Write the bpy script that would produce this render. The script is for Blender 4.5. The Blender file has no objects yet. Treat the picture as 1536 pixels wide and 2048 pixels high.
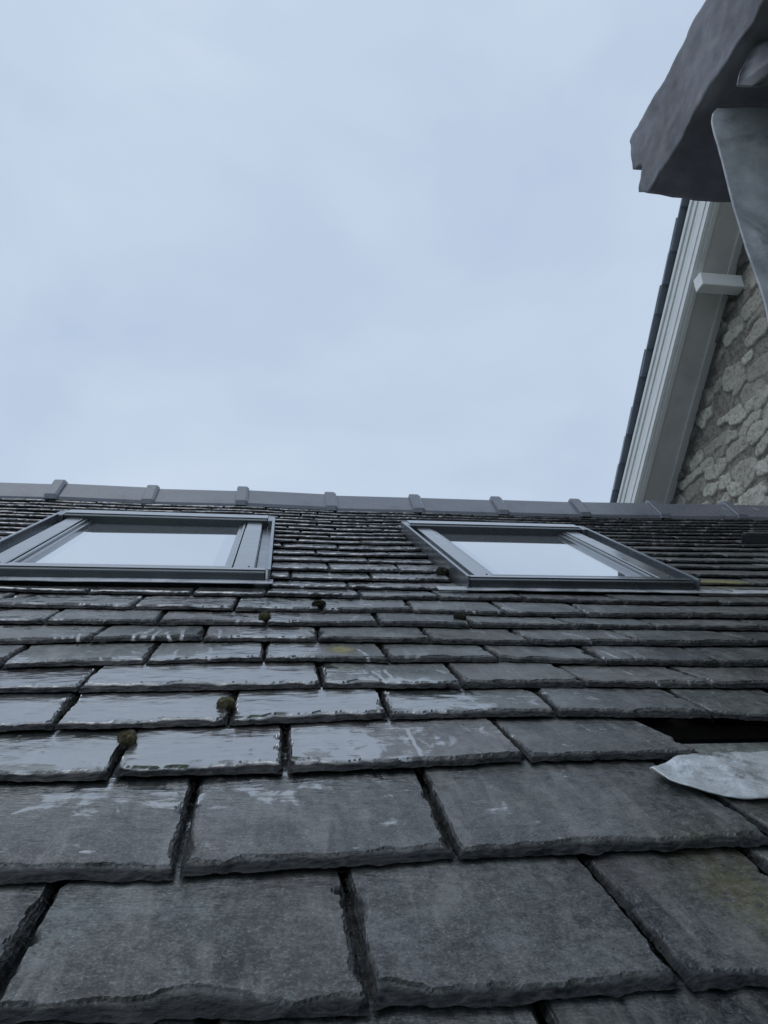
import bpy, bmesh, math, random
import numpy as np
from mathutils import Matrix, Vector

# ------------------------------------------------------------------ camera, sky, sun
scene = bpy.context.scene
FP, HC, CZ = 1469.4, 0.51, 4.2          # focal length in photo pixels, camera height over the roof plane, over the ground
def unit(a):
    a = np.array(a, float); return a/np.linalg.norm(a)
_r = unit([11347-768, 1302-1024, FP])
_u = np.array([569.4-768, 813.4-1024, FP], float); _u = unit(_u-_r*np.dot(_u, _r))
_n = np.cross(_r, _u); _n = _n if _n[1] < 0 else -_n
PITCH = math.radians(31)
_up = math.sin(PITCH)*_u+math.cos(PITCH)*_n
_y = math.cos(PITCH)*_u-math.sin(PITCH)*_n
RM = np.array([_r, _y, _up])            # picture axes -> world axes
CAM = np.array([0, 0, CZ])
cd = bpy.data.cameras.new('camera'); cam = bpy.data.objects.new('camera', cd)
scene.collection.objects.link(cam); scene.camera = cam
cd.sensor_fit = 'VERTICAL'; cd.sensor_height = 24; cd.lens = 24*FP/2048
cd.clip_start = 0.02; cd.clip_end = 2000
m = Matrix.Identity(4)
for j, v in enumerate((RM@[1, 0, 0], RM@[0, -1, 0], -(RM@[0, 0, 1]))):
    for i in range(3): m[i][j] = v[i]
m.translation = Vector(CAM)
cam.matrix_world = m

world = bpy.data.worlds.new('World'); scene.world = world; world.use_nodes = True
nt = world.node_tree; nt.nodes.clear()
wo = nt.nodes.new('ShaderNodeOutputWorld'); bg = nt.nodes.new('ShaderNodeBackground')
sky = nt.nodes.new('ShaderNodeTexSky'); sky.sky_type = 'NISHITA'; sky.sun_disc = False
SUN_EL, SUN_AZ = math.radians(66), math.radians(-105)
sky.sun_elevation = SUN_EL; sky.sun_rotation = SUN_AZ; sky.air_density = 1.6; sky.dust_density = 3.0
tc = nt.nodes.new('ShaderNodeTexCoord')
mp = nt.nodes.new('ShaderNodeMapping'); mp.inputs['Scale'].default_value = (1.0, 1.0, 1.7)
nz = nt.nodes.new('ShaderNodeTexNoise'); nz.inputs['Scale'].default_value = 2.1; nz.inputs['Detail'].default_value = 4.5
nz.inputs['Roughness'].default_value = 0.5; nz.inputs['Distortion'].default_value = 0.35
cr = nt.nodes.new('ShaderNodeValToRGB')
e = cr.color_ramp.elements
e[0].position = 0.30; e[0].color = (4.75, 5.88, 7.6, 1)      # cloud deck radiance over a background strength of 0.1
e[1].position = 0.72; e[1].color = (6.35, 7.35, 8.7, 1)
mix = nt.nodes.new('ShaderNodeMix'); mix.data_type = 'RGBA'; mix.inputs[0].default_value = 0.95
nt.links.new(tc.outputs['Generated'], mp.inputs['Vector']); nt.links.new(mp.outputs[0], nz.inputs['Vector'])
nt.links.new(nz.outputs['Fac'], cr.inputs[0]); nt.links.new(sky.outputs[0], mix.inputs[6]); nt.links.new(cr.outputs[0], mix.inputs[7])
nt.links.new(mix.outputs[2], bg.inputs['Color']); bg.inputs['Strength'].default_value = 0.1
nt.links.new(bg.outputs[0], wo.inputs['Surface'])

sd = bpy.data.lights.new('sun', 'SUN'); sd.energy = 0.5; sd.angle = math.radians(60); sd.color = (1, 0.985, 0.96)
sun = bpy.data.objects.new('sun', sd); scene.collection.objects.link(sun)
sdir = Vector((math.sin(SUN_AZ)*math.cos(SUN_EL), math.cos(SUN_AZ)*math.cos(SUN_EL), math.sin(SUN_EL)))
sun.rotation_euler = sdir.to_track_quat('Z', 'Y').to_euler(); sun.location = (0, 0, 20)
vs = scene.view_settings
vs.view_transform = 'Standard'; vs.look = 'None'; vs.exposure = 0.0; vs.gamma = 1.0; vs.use_curve_mapping = False
scene.render.engine = 'CYCLES'
scene.render.resolution_x, scene.render.resolution_y = 768, 1024

# ------------------------------------------------------------------ measuring helpers
def S(px, py, off=0.0):
    """where the ray through a photo pixel meets the roof plane: metres along the ridge, metres up the slope"""
    v = np.array([px-768, py-1024, FP], float); v = v*(-(HC-off)/np.dot(v, _n))
    return float(np.dot(v, _r)), float(np.dot(v, _u))
def Wd(px, py): return RM@unit([px-768, py-1024, FP])
def onplane(px, py, axis, val):
    d = Wd(px, py); return CAM+d*val/d[axis]
def proj(w):
    v = (np.asarray(w)-CAM)@RM; return v[..., 0]/v[..., 2]*FP+768, v[..., 1]/v[..., 2]*FP+1024, v[..., 2]
cp, sp = math.cos(PITCH), math.sin(PITCH)
_sg = [(-2.6, .012), (-1.10, .010), (-.66, .002), (-.2, .003), (.24, -.007), (.7, -.006), (1.13, -.007), (1.6, -.008), (2.0, -.003), (2.5, .007), (3.2, .01)]
def sag(s, t):
    return np.interp(s, [a for a, b in _sg], [b for a, b in _sg])*np.clip(np.asarray(t)/3.67, 0, 1.1)**2
def roofw(s, t, hn):
    """roof coordinates (along ridge, up slope, height over plane) -> world"""
    s, t, hn = np.broadcast_arrays(np.asarray(s, float), np.asarray(t, float), np.asarray(hn, float))
    k = hn+sag(s, t)-HC
    return np.stack([s, t*cp-k*sp, CZ+t*sp+k*cp], -1)

# vectorised value noise
def _h(ix, iy, iz):
    v = (ix*374761393+iy*668265263+iz*2147483647+1013904223).astype(np.int64) & 0x7fffffff
    v = ((v ^ (v >> 13))*1274126177) & 0x7fffffff
    v = ((v ^ (v >> 16))*69069+12345) & 0x7fffffff
    return ((v >> 7) & 0xffff)/65535.0
def noise(x, y, z=0):
    x, y = np.broadcast_arrays(np.asarray(x, float), np.asarray(y, float)); z = int(z)
    ix = np.floor(x).astype(np.int64); iy = np.floor(y).astype(np.int64); fx = x-ix; fy = y-iy
    fx = fx*fx*(3-2*fx); fy = fy*fy*(3-2*fy)
    a = _h(ix, iy, z); b = _h(ix+1, iy, z); c = _h(ix, iy+1, z); d = _h(ix+1, iy+1, z)
    return ((a*(1-fx)+b*fx)*(1-fy)+(c*(1-fx)+d*fx)*fy)*2-1
def fbm(x, y, z=0, o=3):
    r_ = 0; a = 1; 
    for k in range(o): r_ = r_+a*noise(x*2**k+17.3*k, y*2**k+5.1*k, z+k*7); a *= .5
    return r_/1.75

# ------------------------------------------------------------------ object helpers
COL = scene.collection
def tagp(o, label=None, cat=None, group=None, kind=None):
    if label: o['label'] = label
    if cat: o['category'] = cat
    if group: o['group'] = group
    if kind: o['kind'] = kind
    return o
def empty(name, loc, label, cat, group=None):
    o = bpy.data.objects.new(name, None); COL.objects.link(o); o.location = loc; o.empty_display_size = .2
    return tagp(o, label, cat, group)
WLOC = {}
def wl(o): 
    if o is None: return np.zeros(3)
    return WLOC.get(o.name, np.array(o.location))
def obj(name, V, F, mat, parent=None, smooth=False, attrs=None, origin=None):
    V = np.asarray(V, float)
    og = V.mean(0) if origin is None else np.array(origin, float)
    me = bpy.data.meshes.new(name); me.from_pydata((V-og).tolist(), [], [tuple(int(i) for i in f) for f in F])
    if mat: me.materials.append(mat)
    if smooth: me.polygons.foreach_set('use_smooth', [True]*len(me.polygons))
    for k, a in (attrs or {}).items():
        a = np.asarray(a, np.float32)
        if a.ndim == 1:
            at = me.attributes.new(k, 'FLOAT', 'POINT'); at.data.foreach_set('value', a)
        else:
            at = me.attributes.new(k, 'FLOAT_VECTOR', 'POINT'); at.data.foreach_set('vector', a.ravel())
    me.update()
    o = bpy.data.objects.new(name, me); COL.objects.link(o)
    o.location = og-wl(parent); WLOC[o.name] = og
    if parent: o.parent = parent
    return o
def box(a0, a1, b0, b1, c0, c1, bev=.0015, seg=2):
    """bevelled box as (verts, faces) in its own axes"""
    bm = bmesh.new(); bmesh.ops.create_cube(bm, size=1)
    for v in bm.verts:
        v.co.x = a0 if v.co.x < 0 else a1; v.co.y = b0 if v.co.y < 0 else b1; v.co.z = c0 if v.co.z < 0 else c1
    if bev: bmesh.ops.bevel(bm, geom=bm.edges[:], offset=bev, segments=seg, affect='EDGES', profile=.5)
    bm.verts.index_update()
    V = np.array([v.co[:] for v in bm.verts]); F = [[v.index for v in f.verts] for f in bm.faces]; bm.free(); return V, F
def join(parts):
    V = []; F = []; n = 0
    for v, f in parts:
        V.append(np.asarray(v)); F += [[i+n for i in q] for q in f]; n += len(v)
    return np.concatenate(V), F
def prism(poly, x0, x1, nseg=1):
    """polygon in (y,z) swept along x"""
    n = len(poly); xs = np.linspace(x0, x1, nseg+1); V = []; F = []
    for x in xs: V += [(x, a, b) for a, b in poly]
    for k in range(nseg):
        for i in range(n):
            j = (i+1) % n; F.append((k*n+i, k*n+j, (k+1)*n+j, (k+1)*n+i))
    F.append(tuple(range(n))[::-1]); F.append(tuple(nseg*n+i for i in range(n)))
    return np.array(V, float), F
def grid(nu, nv, off=0): return [(off+j*nu+i, off+j*nu+i+1, off+(j+1)*nu+i+1, off+(j+1)*nu+i) for j in range(nv-1) for i in range(nu-1)]

# ------------------------------------------------------------------ materials
class G:
    def __init__(s, name):
        s.m = bpy.data.materials.new(name); s.m.use_nodes = True; s.t = s.m.node_tree; s.b = s.t.nodes['Principled BSDF']
    def n(s, k, **kw):
        o = s.t.nodes.new(k)
        for a, b in kw.items(): setattr(o, a, b)
        return o
    def l(s, a, b): s.t.links.new(a, b)
    def set(s, sock, v):
        if isinstance(v, bpy.types.NodeSocket): s.l(v, sock)
        else: sock.default_value = v
    def math(s, op, a, b=0.0, c=None, clamp=False):
        o = s.n('ShaderNodeMath', operation=op, use_clamp=clamp); s.set(o.inputs[0], a); s.set(o.inputs[1], b)
        if c is not None: s.set(o.inputs[2], c)
        return o.outputs[0]
    def mixc(s, f, a, b, mode='MIX'):
        o = s.n('ShaderNodeMix', data_type='RGBA', blend_type=mode); s.set(o.inputs[0], f); s.set(o.inputs[6], a); s.set(o.inputs[7], b); return o.outputs[2]
    def mixf(s, f, a, b):
        o = s.n('ShaderNodeMix', data_type='FLOAT'); s.set(o.inputs[0], f); s.set(o.inputs[2], a); s.set(o.inputs[3], b); return o.outputs[0]
    def noise(s, vec, scale=1, detail=3, rough=.55, dist=0, sc=None, loc=None):
        if sc is not None or loc is not None:
            mp = s.n('ShaderNodeMapping'); s.l(vec, mp.inputs[0]); mp.inputs['Scale'].default_value = sc or (1, 1, 1)
            if loc: mp.inputs['Location'].default_value = loc
            vec = mp.outputs[0]
        o = s.n('ShaderNodeTexNoise'); s.l(vec, o.inputs['Vector']); o.inputs['Scale'].default_value = scale
        o.inputs['Detail'].default_value = detail; o.inputs['Roughness'].default_value = rough; o.inputs['Distortion'].default_value = dist
        return o.outputs['Fac']
    def ramp(s, f, lo, hi, a=0.0, b=1.0, smooth=True):
        o = s.n('ShaderNodeMapRange', interpolation_type='SMOOTHSTEP' if smooth else 'LINEAR'); s.set(o.inputs[0], f); s.set(o.inputs[1], lo); s.set(o.inputs[2], hi)
        o.inputs[3].default_value = a; o.inputs[4].default_value = b; return o.outputs[0]
    def attr(s, k, vec=False):
        o = s.n('ShaderNodeAttribute', attribute_name=k); return o.outputs['Vector' if vec else 'Fac']
    def bump(s, h, strength=.5, dist=.002, normal=None):
        o = s.n('ShaderNodeBump'); s.set(o.inputs['Strength'], strength); o.inputs['Distance'].default_value = dist; s.l(h, o.inputs['Height'])
        if normal is not None: s.l(normal, o.inputs['Normal'])
        return o.outputs[0]
    def obco(s): return s.n('ShaderNodeTexCoord').outputs['Object']
    def pos(s): return s.n('ShaderNodeNewGeometry').outputs['Position']

def slate_material():
    g = G('wet_slate'); pc = g.attr('pc', True); gl = g.attr('gl', True); tint = g.attr('tint', True)
    wet = g.attr('wet'); edge = g.attr('edge'); lic = g.attr('lichen'); strk = g.attr('streak'); trk = g.attr('trickle')
    e2 = g.math('MULTIPLY', edge, 2.4, clamp=True)
    n1 = g.noise(pc, 11, 5, .65, .6); n2 = g.noise(pc, 70, 5, .72); n3 = g.noise(pc, 300, 3, .75)
    slope = g.noise(pc, 1, 4, .6, .8, sc=(26, 5, 1))               # dirt running down the slope
    grain = g.noise(pc, 1, 4, .65, .2, sc=(70, 210, 1))            # riven grain
    k = g.math('ADD', g.math('MULTIPLY', n1, 1.0), g.math('MULTIPLY', n2, .9))
    base = g.mixc(1.0, tint, g.n('ShaderNodeCombineColor').outputs[0], 'MULTIPLY')
    cc = base.node.inputs[7].links[0].from_node
    k = g.math('ADD', k, g.math('MULTIPLY', g.math('SUBTRACT', n3, .5), .55)); v = g.ramp(k, .76, 1.2, .40, 1.45, False)
    v = g.mixf(g.math('MULTIPLY', wet, .75, clamp=True), v, 1.0)
    big = g.ramp(g.noise(pc, 4.5, 3, .55, .5, loc=(1, 5, 2)), .34, .66, .5, 1.55, False); v = g.math('MULTIPLY', v, big)
    for i in range(3): g.l(v, cc.inputs[i])
    base = g.mixc(g.ramp(slope, .48, .68, 0, .6), base, (.15, .15, .14, 1))
    base = g.mixc(g.ramp(g.noise(pc, 5, 3, .5, loc=(3, 7, 1)), .52, .72, 0, .55), base, (.060, .048, .043, 1))   # purple brown patches
    spk = g.math('MULTIPLY', g.ramp(n3, .56, .68), g.ramp(n2, .42, .62))
    dry = g.math('SUBTRACT', g.math('SUBTRACT', 1.0, edge), g.math('MULTIPLY', wet, .5), clamp=True)
    base = g.mixc(g.math('MULTIPLY', spk, g.math('MULTIPLY', dry, .55)), base, (.26, .26, .24, 1))
    # mineral trickles: narrow pale wandering lines down the slope
    wn = g.noise(gl, 1, 3, .6, 0, sc=(9, 9, 1)); sep = g.n('ShaderNodeSeparateXYZ'); g.l(gl, sep.inputs[0])
    xx = g.math('ADD', g.math('MULTIPLY', sep.outputs[0], 1.0), g.math('MULTIPLY', wn, .07))
    comb = g.n('ShaderNodeCombineXYZ'); g.l(xx, comb.inputs[0]); g.l(g.math('MULTIPLY', sep.outputs[1], .10), comb.inputs[1]); g.l(sep.outputs[2], comb.inputs[2])
    ln = g.noise(comb.outputs[0], 17, 1, .4)
    line = g.math('SUBTRACT', 1.0, g.ramp(g.math('ABSOLUTE', g.math('SUBTRACT', ln, .56)), .006, .022), clamp=True)
    brk = g.ramp(g.noise(gl, 1, 2, .5, sc=(9, 14, 1), loc=(4, 1, 0)), .47, .55)
    line = g.math('MULTIPLY', g.math('MULTIPLY', line, brk), strk)
    line = g.math('MULTIPLY', line, g.math('SUBTRACT', 1.0, edge, clamp=True))
    base = g.mixc(g.math('MULTIPLY', line, .6), base, (.3, .31, .31, 1))
    # yellow lichen
    lm = g.math('MULTIPLY', lic, g.ramp(g.noise(pc, 60, 4, .7), .30, .5))
    base = g.mixc(lm, base, (.24, .215, .045, 1))
    # green algae tinge low on the edges
    base = g.mixc(g.math('MULTIPLY', g.ramp(g.noise(pc, 7, 3, .6, loc=(9, 2, 4)), .55, .75), .35), base, (.07, .082, .058, 1))
    # broken edge: layered stone, with the shade of the tail faces painted darker
    strata = g.noise(pc, 1, 5, .7, 1.2, sc=(30, 130, 1))
    base = g.mixc(g.math('MULTIPLY', e2, .95), base, g.mixc(g.ramp(strata, .38, .68), (.009, .010, .011, 1), (.042, .043, .044, 1)))
    # water film
    rip = g.noise(gl, 1, 4, .6, .3, sc=(14, 75, 1)); run = g.noise(gl, 1, 4, .55, .5, sc=(38, 7, 1))
    iso = g.noise(gl, 17, 5, .62, .7)
    ww = g.math('ADD', g.math('MULTIPLY', g.math('SUBTRACT', iso, .5), 1.9), g.math('ADD', g.math('MULTIPLY', g.math('SUBTRACT', rip, .5), .8), g.math('MULTIPLY', g.math('MULTIPLY', g.math('SUBTRACT', run, .5), strk), 2.0)))
    film = g.ramp(g.math('ADD', g.math('MULTIPLY', wet, 1.08), ww), .54, .76)
    film = g.math('MULTIPLY', film, g.math('SUBTRACT', 1.0, e2, clamp=True))
    line = g.math('MAXIMUM', line, g.ramp(g.math('ADD', trk, g.math('MULTIPLY', g.math('SUBTRACT', n2, .5), .7)), .42, .6))
    film = g.math('MAXIMUM', film, g.math('MULTIPLY', line, .9))
    base = g.mixc(g.math('MULTIPLY', trk, .6), base, (.2, .21, .21, 1))
    base = g.mixc(g.math('MULTIPLY', film, .25), base, (.03, .033, .037, 1))
    g.l(base, g.b.inputs['Base Color'])
    g.l(g.mixf(film, g.math('SUBTRACT', g.ramp(n2, .3, .7, .36, .6), g.math('MULTIPLY', wet, .2)), g.ramp(rip, .3, .7, .07, .2)), g.b.inputs['Roughness'])
    g.l(g.mixf(g.math('MULTIPLY', film, g.math('SUBTRACT', 1.0, edge, clamp=True)), g.mixf(e2, g.math('ADD', g.ramp(g.math('ADD', g.math('ADD', n2, n3), g.math('MULTIPLY', n1, .6)), 1.05, 1.55, 1.2, 1.8), g.math('MULTIPLY', wet, 1.5)), 1.25), 5.0), g.b.inputs['IOR'])
    hgt = g.math('ADD', g.math('MULTIPLY', grain, .6), g.math('ADD', g.math('MULTIPLY', n2, .5), g.math('MULTIPLY', n3, .3)))
    hgt = g.math('ADD', hgt, g.math('MULTIPLY', g.math('MULTIPLY', strata, edge), 1.6))
    hgt = g.math('ADD', hgt, g.math('MULTIPLY', g.noise(pc, 1, 4, .6, .6, sc=(34, 110, 1)), 1.3))
    b1 = g.bump(hgt, g.mixf(film, .75, .10), .0022)
    b2 = g.bump(g.noise(gl, 1, 3, .5, .2, sc=(22, 60, 1)), g.mixf(film, .15, .5), .0020, b1)
    g.l(b2, g.b.inputs['Normal'])
    return g.m

def simple(name, col, rough=.5, metal=0, var=.25, scale=12, bump=.1, bscale=80, coat=0, dirt=None, dirtamt=.4, streak=None):
    g = G(name); co = g.obco()
    n1 = g.noise(co, scale, 5, .6, .3); n2 = g.noise(co, bscale, 4, .65)
    c0 = tuple(x*(1-var) for x in col)+(1,); c1 = tuple(min(1, x*(1+var)) for x in col)+(1,)
    b = g.mixc(g.ramp(n1, .3, .7, 0, 1, False), c0, c1)
    if dirt: b = g.mixc(g.ramp(g.noise(co, scale*.6, 5, .7, .5, loc=(3, 1, 8)), .5, .72, 0, dirtamt), b, tuple(dirt)+(1,))
    if streak: b = g.mixc(g.ramp(g.noise(co, 1, 4, .65, .3, sc=streak), .5, .75, 0, .5), b, tuple(x*.5 for x in col)+(1,))
    g.l(b, g.b.inputs['Base Color']); g.l(g.ramp(n2, .3, .7, max(.02, rough*.8), min(1, rough*1.2)), g.b.inputs['Roughness'])
    g.b.inputs['Metallic'].default_value = metal; g.b.inputs['Coat Weight'].default_value = coat
    if bump: g.l(g.bump(g.math('ADD', n2, g.math('MULTIPLY', n1, .6)), bump, .003), g.b.inputs['Normal'])
    return g.m

M = {}
M['slate'] = slate_material()
M['ridge'] = simple('ridge_concrete', (.15, .162, .188), .3, 0, .10, 8, .08, 90, dirt=(.05, .05, .05), dirtamt=.35)
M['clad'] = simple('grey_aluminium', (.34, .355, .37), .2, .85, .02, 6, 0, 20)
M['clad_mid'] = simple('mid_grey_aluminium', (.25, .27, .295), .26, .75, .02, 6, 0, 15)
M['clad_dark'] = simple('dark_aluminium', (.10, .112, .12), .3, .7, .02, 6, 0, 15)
M['lead'] = simple('weathered_lead', (.47, .485, .51), .55, .0, .35, 12, .5, 40, dirt=(.22, .23, .25), dirtamt=.9)
M['leadbright'] = simple('bright_lead', (.60, .64, .66), .3, .3, .4, 22, .6, 70, dirt=(.10, .105, .09), dirtamt=1, streak=(4, 30, 30))
M['white'] = simple('white_paint', (.80, .81, .80), .4, 0, .05, 5, .05, 90, dirt=(.56, .57, .55), dirtamt=.3)
M['soffit'] = simple('painted_soffit', (.62, .62, .60), .55, 0, .1, 3, .05, 60, dirt=(.42, .42, .40), dirtamt=.5)
M['darkstone'] = simple('dark_stone', (.20, .20, .222), .75, 0, .35, 7, .6, 40, dirt=(.12, .105, .08), dirtamt=.4)
M['verge'] = simple('verge_slate', (.30, .34, .40), .4, 0, .15, 6, .1, 60)
M['batten'] = simple('old_timber', (.07, .062, .05), .8, 0, .3, 10, .3, 60)
M['felt'] = simple('roof_felt', (.015, .016, .018), .9, 0, .2, 10, .2, 60)
M['mortar'] = simple('render', (.3, .29, .27), .85, 0, .2, 3, .5, 40)
M['moss'] = simple('moss', (.105, .095, .05), .9, 0, .6, 60, .3, 200)
M['mossdark'] = simple('dark_moss', (.035, .034, .022), .9, 0, .5, 60, .3, 200)
M['grass'] = simple('grass', (.06, .085, .035), .9, 0, .4, 2, .5, 30)
M['pave'] = simple('paving', (.2, .2, .19), .8, 0, .25, 2, .4, 30)
M['black'] = simple('black_rubber', (.012, .012, .013), .5)
M['twig'] = simple('dry_straw', (.34, .33, .28), .7, 0, .2, 30, 0)
M['dropping'] = simple('bird_dropping', (.6, .6, .58), .7, 0, .1, 30, 0)
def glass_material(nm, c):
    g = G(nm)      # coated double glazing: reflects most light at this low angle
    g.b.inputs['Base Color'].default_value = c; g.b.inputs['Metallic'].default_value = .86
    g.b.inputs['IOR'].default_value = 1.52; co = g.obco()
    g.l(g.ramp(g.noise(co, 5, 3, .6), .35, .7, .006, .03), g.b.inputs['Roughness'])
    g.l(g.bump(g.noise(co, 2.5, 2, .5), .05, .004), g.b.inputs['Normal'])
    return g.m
M['glass'] = glass_material('window_glass', (.80, .82, .835, 1)); M['glass_dim_reflect'] = glass_material('window_glass_dim_reflect', (.72, .75, .785, 1))  # lighter inner face paints the second pane's reflection into the glass colour
def stone_material():
    g = G('rubble_stone'); st = g.attr('stone'); idr = g.attr('sid'); ps = g.pos(); dk = g.attr('dark')
    n1 = g.noise(ps, 5, 4, .6, .3); n2 = g.noise(ps, 40, 5, .7, .3); n3 = g.noise(ps, 140, 3, .7)
    sc = g.mixc(idr, (.34, .31, .26, 1), (.66, .62, .54, 1))
    sc = g.mixc(g.ramp(n2, .46, .66, 0, .6), sc, (.13, .125, .115, 1))
    mo = g.mixc(g.ramp(n2, .35, .65), (.15, .135, .115, 1), (.33, .30, .26, 1))
    b = g.mixc(st, mo, sc)
    b = g.mixc(g.ramp(n3, .55, .75, 0, .5), b, (.08, .08, .075, 1))
    b = g.mixc(g.ramp(g.math('ADD', dk, g.math('MULTIPLY', g.math('SUBTRACT', n1, .5), .9)), .35, .75, 0, .8), b, (.045, .045, .045, 1))   # shadow under the eave painted in, along with dark dirt
    g.l(b, g.b.inputs['Base Color']); g.b.inputs['Roughness'].default_value = .88
    g.l(g.bump(g.math('ADD', n2, g.math('MULTIPLY', n3, .5)), .9, .012), g.b.inputs['Normal'])
    return g.m
M['stone'] = stone_material()

# ------------------------------------------------------------------ ground
GV, GF = [], []
N = 41; xs = np.sign(np.linspace(-1, 1, N))*np.abs(np.linspace(-1, 1, N))**2.2*600
X, Y = np.meshgrid(xs, xs); Z = fbm(X*.02, Y*.02, 3)*.8*np.clip(np.hypot(X, Y)/60-.4, 0, 1)
tagp(obj('ground', np.stack([X.ravel(), Y.ravel(), Z.ravel()], 1), grid(N, N), M['grass'], smooth=True, origin=(0, 0, 0)), kind='structure')
V, F = box(-3.2, 2.8, -3.5, .75, -.1, .02, .004)
tagp(obj('paved_yard', V, F, M['pave']), kind='structure')

# ------------------------------------------------------------------ the house with the slate roof
house = empty('house', (0, 3.5, 0), 'house whose dark wet slate roof with two roof windows fills the foreground', 'house')
RIGHT = 2.86                                   # the roof runs up against the neighbour's gable
def rb(a0, a1, b0, b1, c0, c1, s0, t0, bev=.0015):
    V, F = box(a0, a1, b0, b1, c0, c1, bev); return roofw(V[:, 0]+s0, V[:, 1]+t0, V[:, 2]), F

# traced courses: tail line points, and each joint as (x tail, y tail, x head, y head) in photo pixels
ROWS = [
 dict(t=.375, tail=None, j=[(None, S(1100, 2045)[0]), (None, S(420, 2045)[0]), (None, S(-100, 2045)[0])]),
 dict(tail=[(-40, 2066), (10, 2060), (300, 2050), (740, 2035), (1375, 1987), (1536, 1974)], j=[(-42, 2070, 105, 1780), (745, 2035, 690, 1748), (1377, 1988, 1178, 1727)]),
 dict(tail=[(0, 1776), (345, 1766), (360, 1758), (905, 1728), (1250, 1712), (1536, 1694)], j=[(352, 1762, 388, 1572), (915, 1727, 843, 1545), (1560, 1693, 1328, 1533)]),
 dict(tail=[(0, 1568), (215, 1564), (568, 1553), (1055, 1529), (1410, 1518)], j=[(218, 1563, 262, 1468), (571, 1553, 572, 1452), (1057, 1526, 985, 1441), (1412, 1517, 1275, 1437)]),
 dict(tail=[(0, 1467), (450, 1456), (775, 1441), (1115, 1436), (1400, 1440), (1536, 1444)], j=[(455, 1457, 470, 1390), (779, 1440, 760, 1380), (1118, 1436, 1068, 1378), (1428, 1440, 1335, 1380)]),
 dict(tail=[(0, 1390), (150, 1388), (640, 1379), (925, 1378), (1175, 1376), (1420, 1377), (1536, 1380)], j=[(153, 1388, 200, 1333), (645, 1380, 636, 1325), (927, 1377, 893, 1328), (1172, 1375, 1118, 1332), (1432, 1378, 1341, 1333)]),
 dict(tail=[(0, 1337), (288, 1331), (635, 1324), (781, 1327), (998, 1326), (1212, 1330), (1439, 1334), (1536, 1333)], j=[(3, 1336, 55, 1292), (288, 1331, 315, 1289), (527, 1326, 529, 1287), (781, 1327, 761, 1288), (1000, 1326, 964, 1291), (1212, 1330, 1161, 1294), (1449, 1334, 1365, 1294)]),
 dict(tail=[(0, 1290), (179, 1288), (520, 1284), (862, 1287), (1060, 1291), (1536, 1293)], j=[(179, 1286, 217, 1252), (403, 1285, 413, 1252), (636, 1285, 635, 1255), (864, 1287, 842, 1256), (1067, 1291, 1023, 1260), (1290, 1291, 1219, 1263), (1520, 1293, 1436, 1263)]),
 dict(tail=[(0, 1250), (313, 1252), (761, 1253), (943, 1256), (1536, 1262)], j=[(85, 1250, 124, 1222), (313, 1252, 330, 1225), (532, 1252, 534, 1226), (761, 1253, 747, 1227), (943, 1256, 923, 1230), (1151, 1259, 1100, 1234), (1320, 1262, 1273, 1236)]),
 dict(tail=[(0, 1217), (264, 1221), (825, 1227), (1094, 1234), (1536, 1238)], j=[(-28, 1216, 34, 1187), (264, 1221, 291, 1192), (467, 1223, 477, 1198), (642, 1225, 639, 1203), (828, 1227, 810, 1201), (1013, 1230, 984, 1206), (1178, 1235, 1145, 1210), (1388, 1237, 1320, 1213)]),
 dict(tail=[(0, 1185), (382, 1193), (720, 1197), (1036, 1203), (1314, 1210), (1536, 1212)], j=[(174, 1188, 200, 1170), (382, 1193, 393, 1177), (530, 1194, 537, 1174), (723, 1197, 712, 1180), (882, 1200, 866, 1188), (1050, 1203, 1033, 1190), (1250, 1208, 1200, 1192), (1450, 1211, 1390, 1195)]),
]
UP = [2.058, 2.163, 2.287, 2.424, 2.534, 2.654, 2.775, 2.885, 2.979, 3.079, 3.178, 3.27, 3.36, 3.455, 3.55, 3.64]
WIN = [(-.877, -.030, 2.07, 3.12, 0, 0), (.508, 1.318, 2.025, 3.11, .030, -.058)]   # last two: how far the lower corners stand off square
rng = random.Random(11)
rows = []
for R_ in ROWS:
    if R_['tail'] is None: st = [(-3, R_['t']), (4, R_['t'])]
    else:
        st = sorted(S(*q) for q in R_['tail'])
        st = [(-3.4, st[0][1])]+st+[(4, st[-1][1])]
    js = sorted([(j[1], j[1]) if j[0] is None else (S(j[0], j[1])[0], S(j[2], j[3])[0]) for j in R_['j']])
    while js[0][0] > -2.3:
        w = rng.uniform(.2, .34); js.insert(0, (js[0][0]-w, js[0][0]-w+rng.uniform(-.006, .006)))
    while js[-1][0] < RIGHT-.1:
        w = rng.uniform(.2, .33); js.append((js[-1][0]+w, js[-1][0]+w+rng.uniform(-.006, .006)))
    rows.append((st, js, True))
prev = [a for a, b in rows[-1][1]]
for t in UP:
    js = [-2.5]
    while js[-1] < RIGHT+.1:
        for _ in range(40):
            w = rng.choice([rng.uniform(.15, .25), rng.uniform(.2, .38)]); c = js[-1]+w
            if min(abs(c-q) for q in prev) > .05: break
        js.append(c)
    if t == 2.058: js = sorted([q for q in js if abs(q-.2) > .15 and abs(q-.45) > .08]+[S(698, 1177)[0]])
    rows.append(([(-3.4, t+rng.uniform(-.004, .004)), (-1, t+rng.uniform(-.006, .006)), (.3, t+rng.uniform(-.004, .004)), (1.6, t+rng.uniform(-.006, .006)), (4, t)], [(a, a+rng.uniform(-.006, .006)) for a in js], False))
    prev = js

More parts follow.
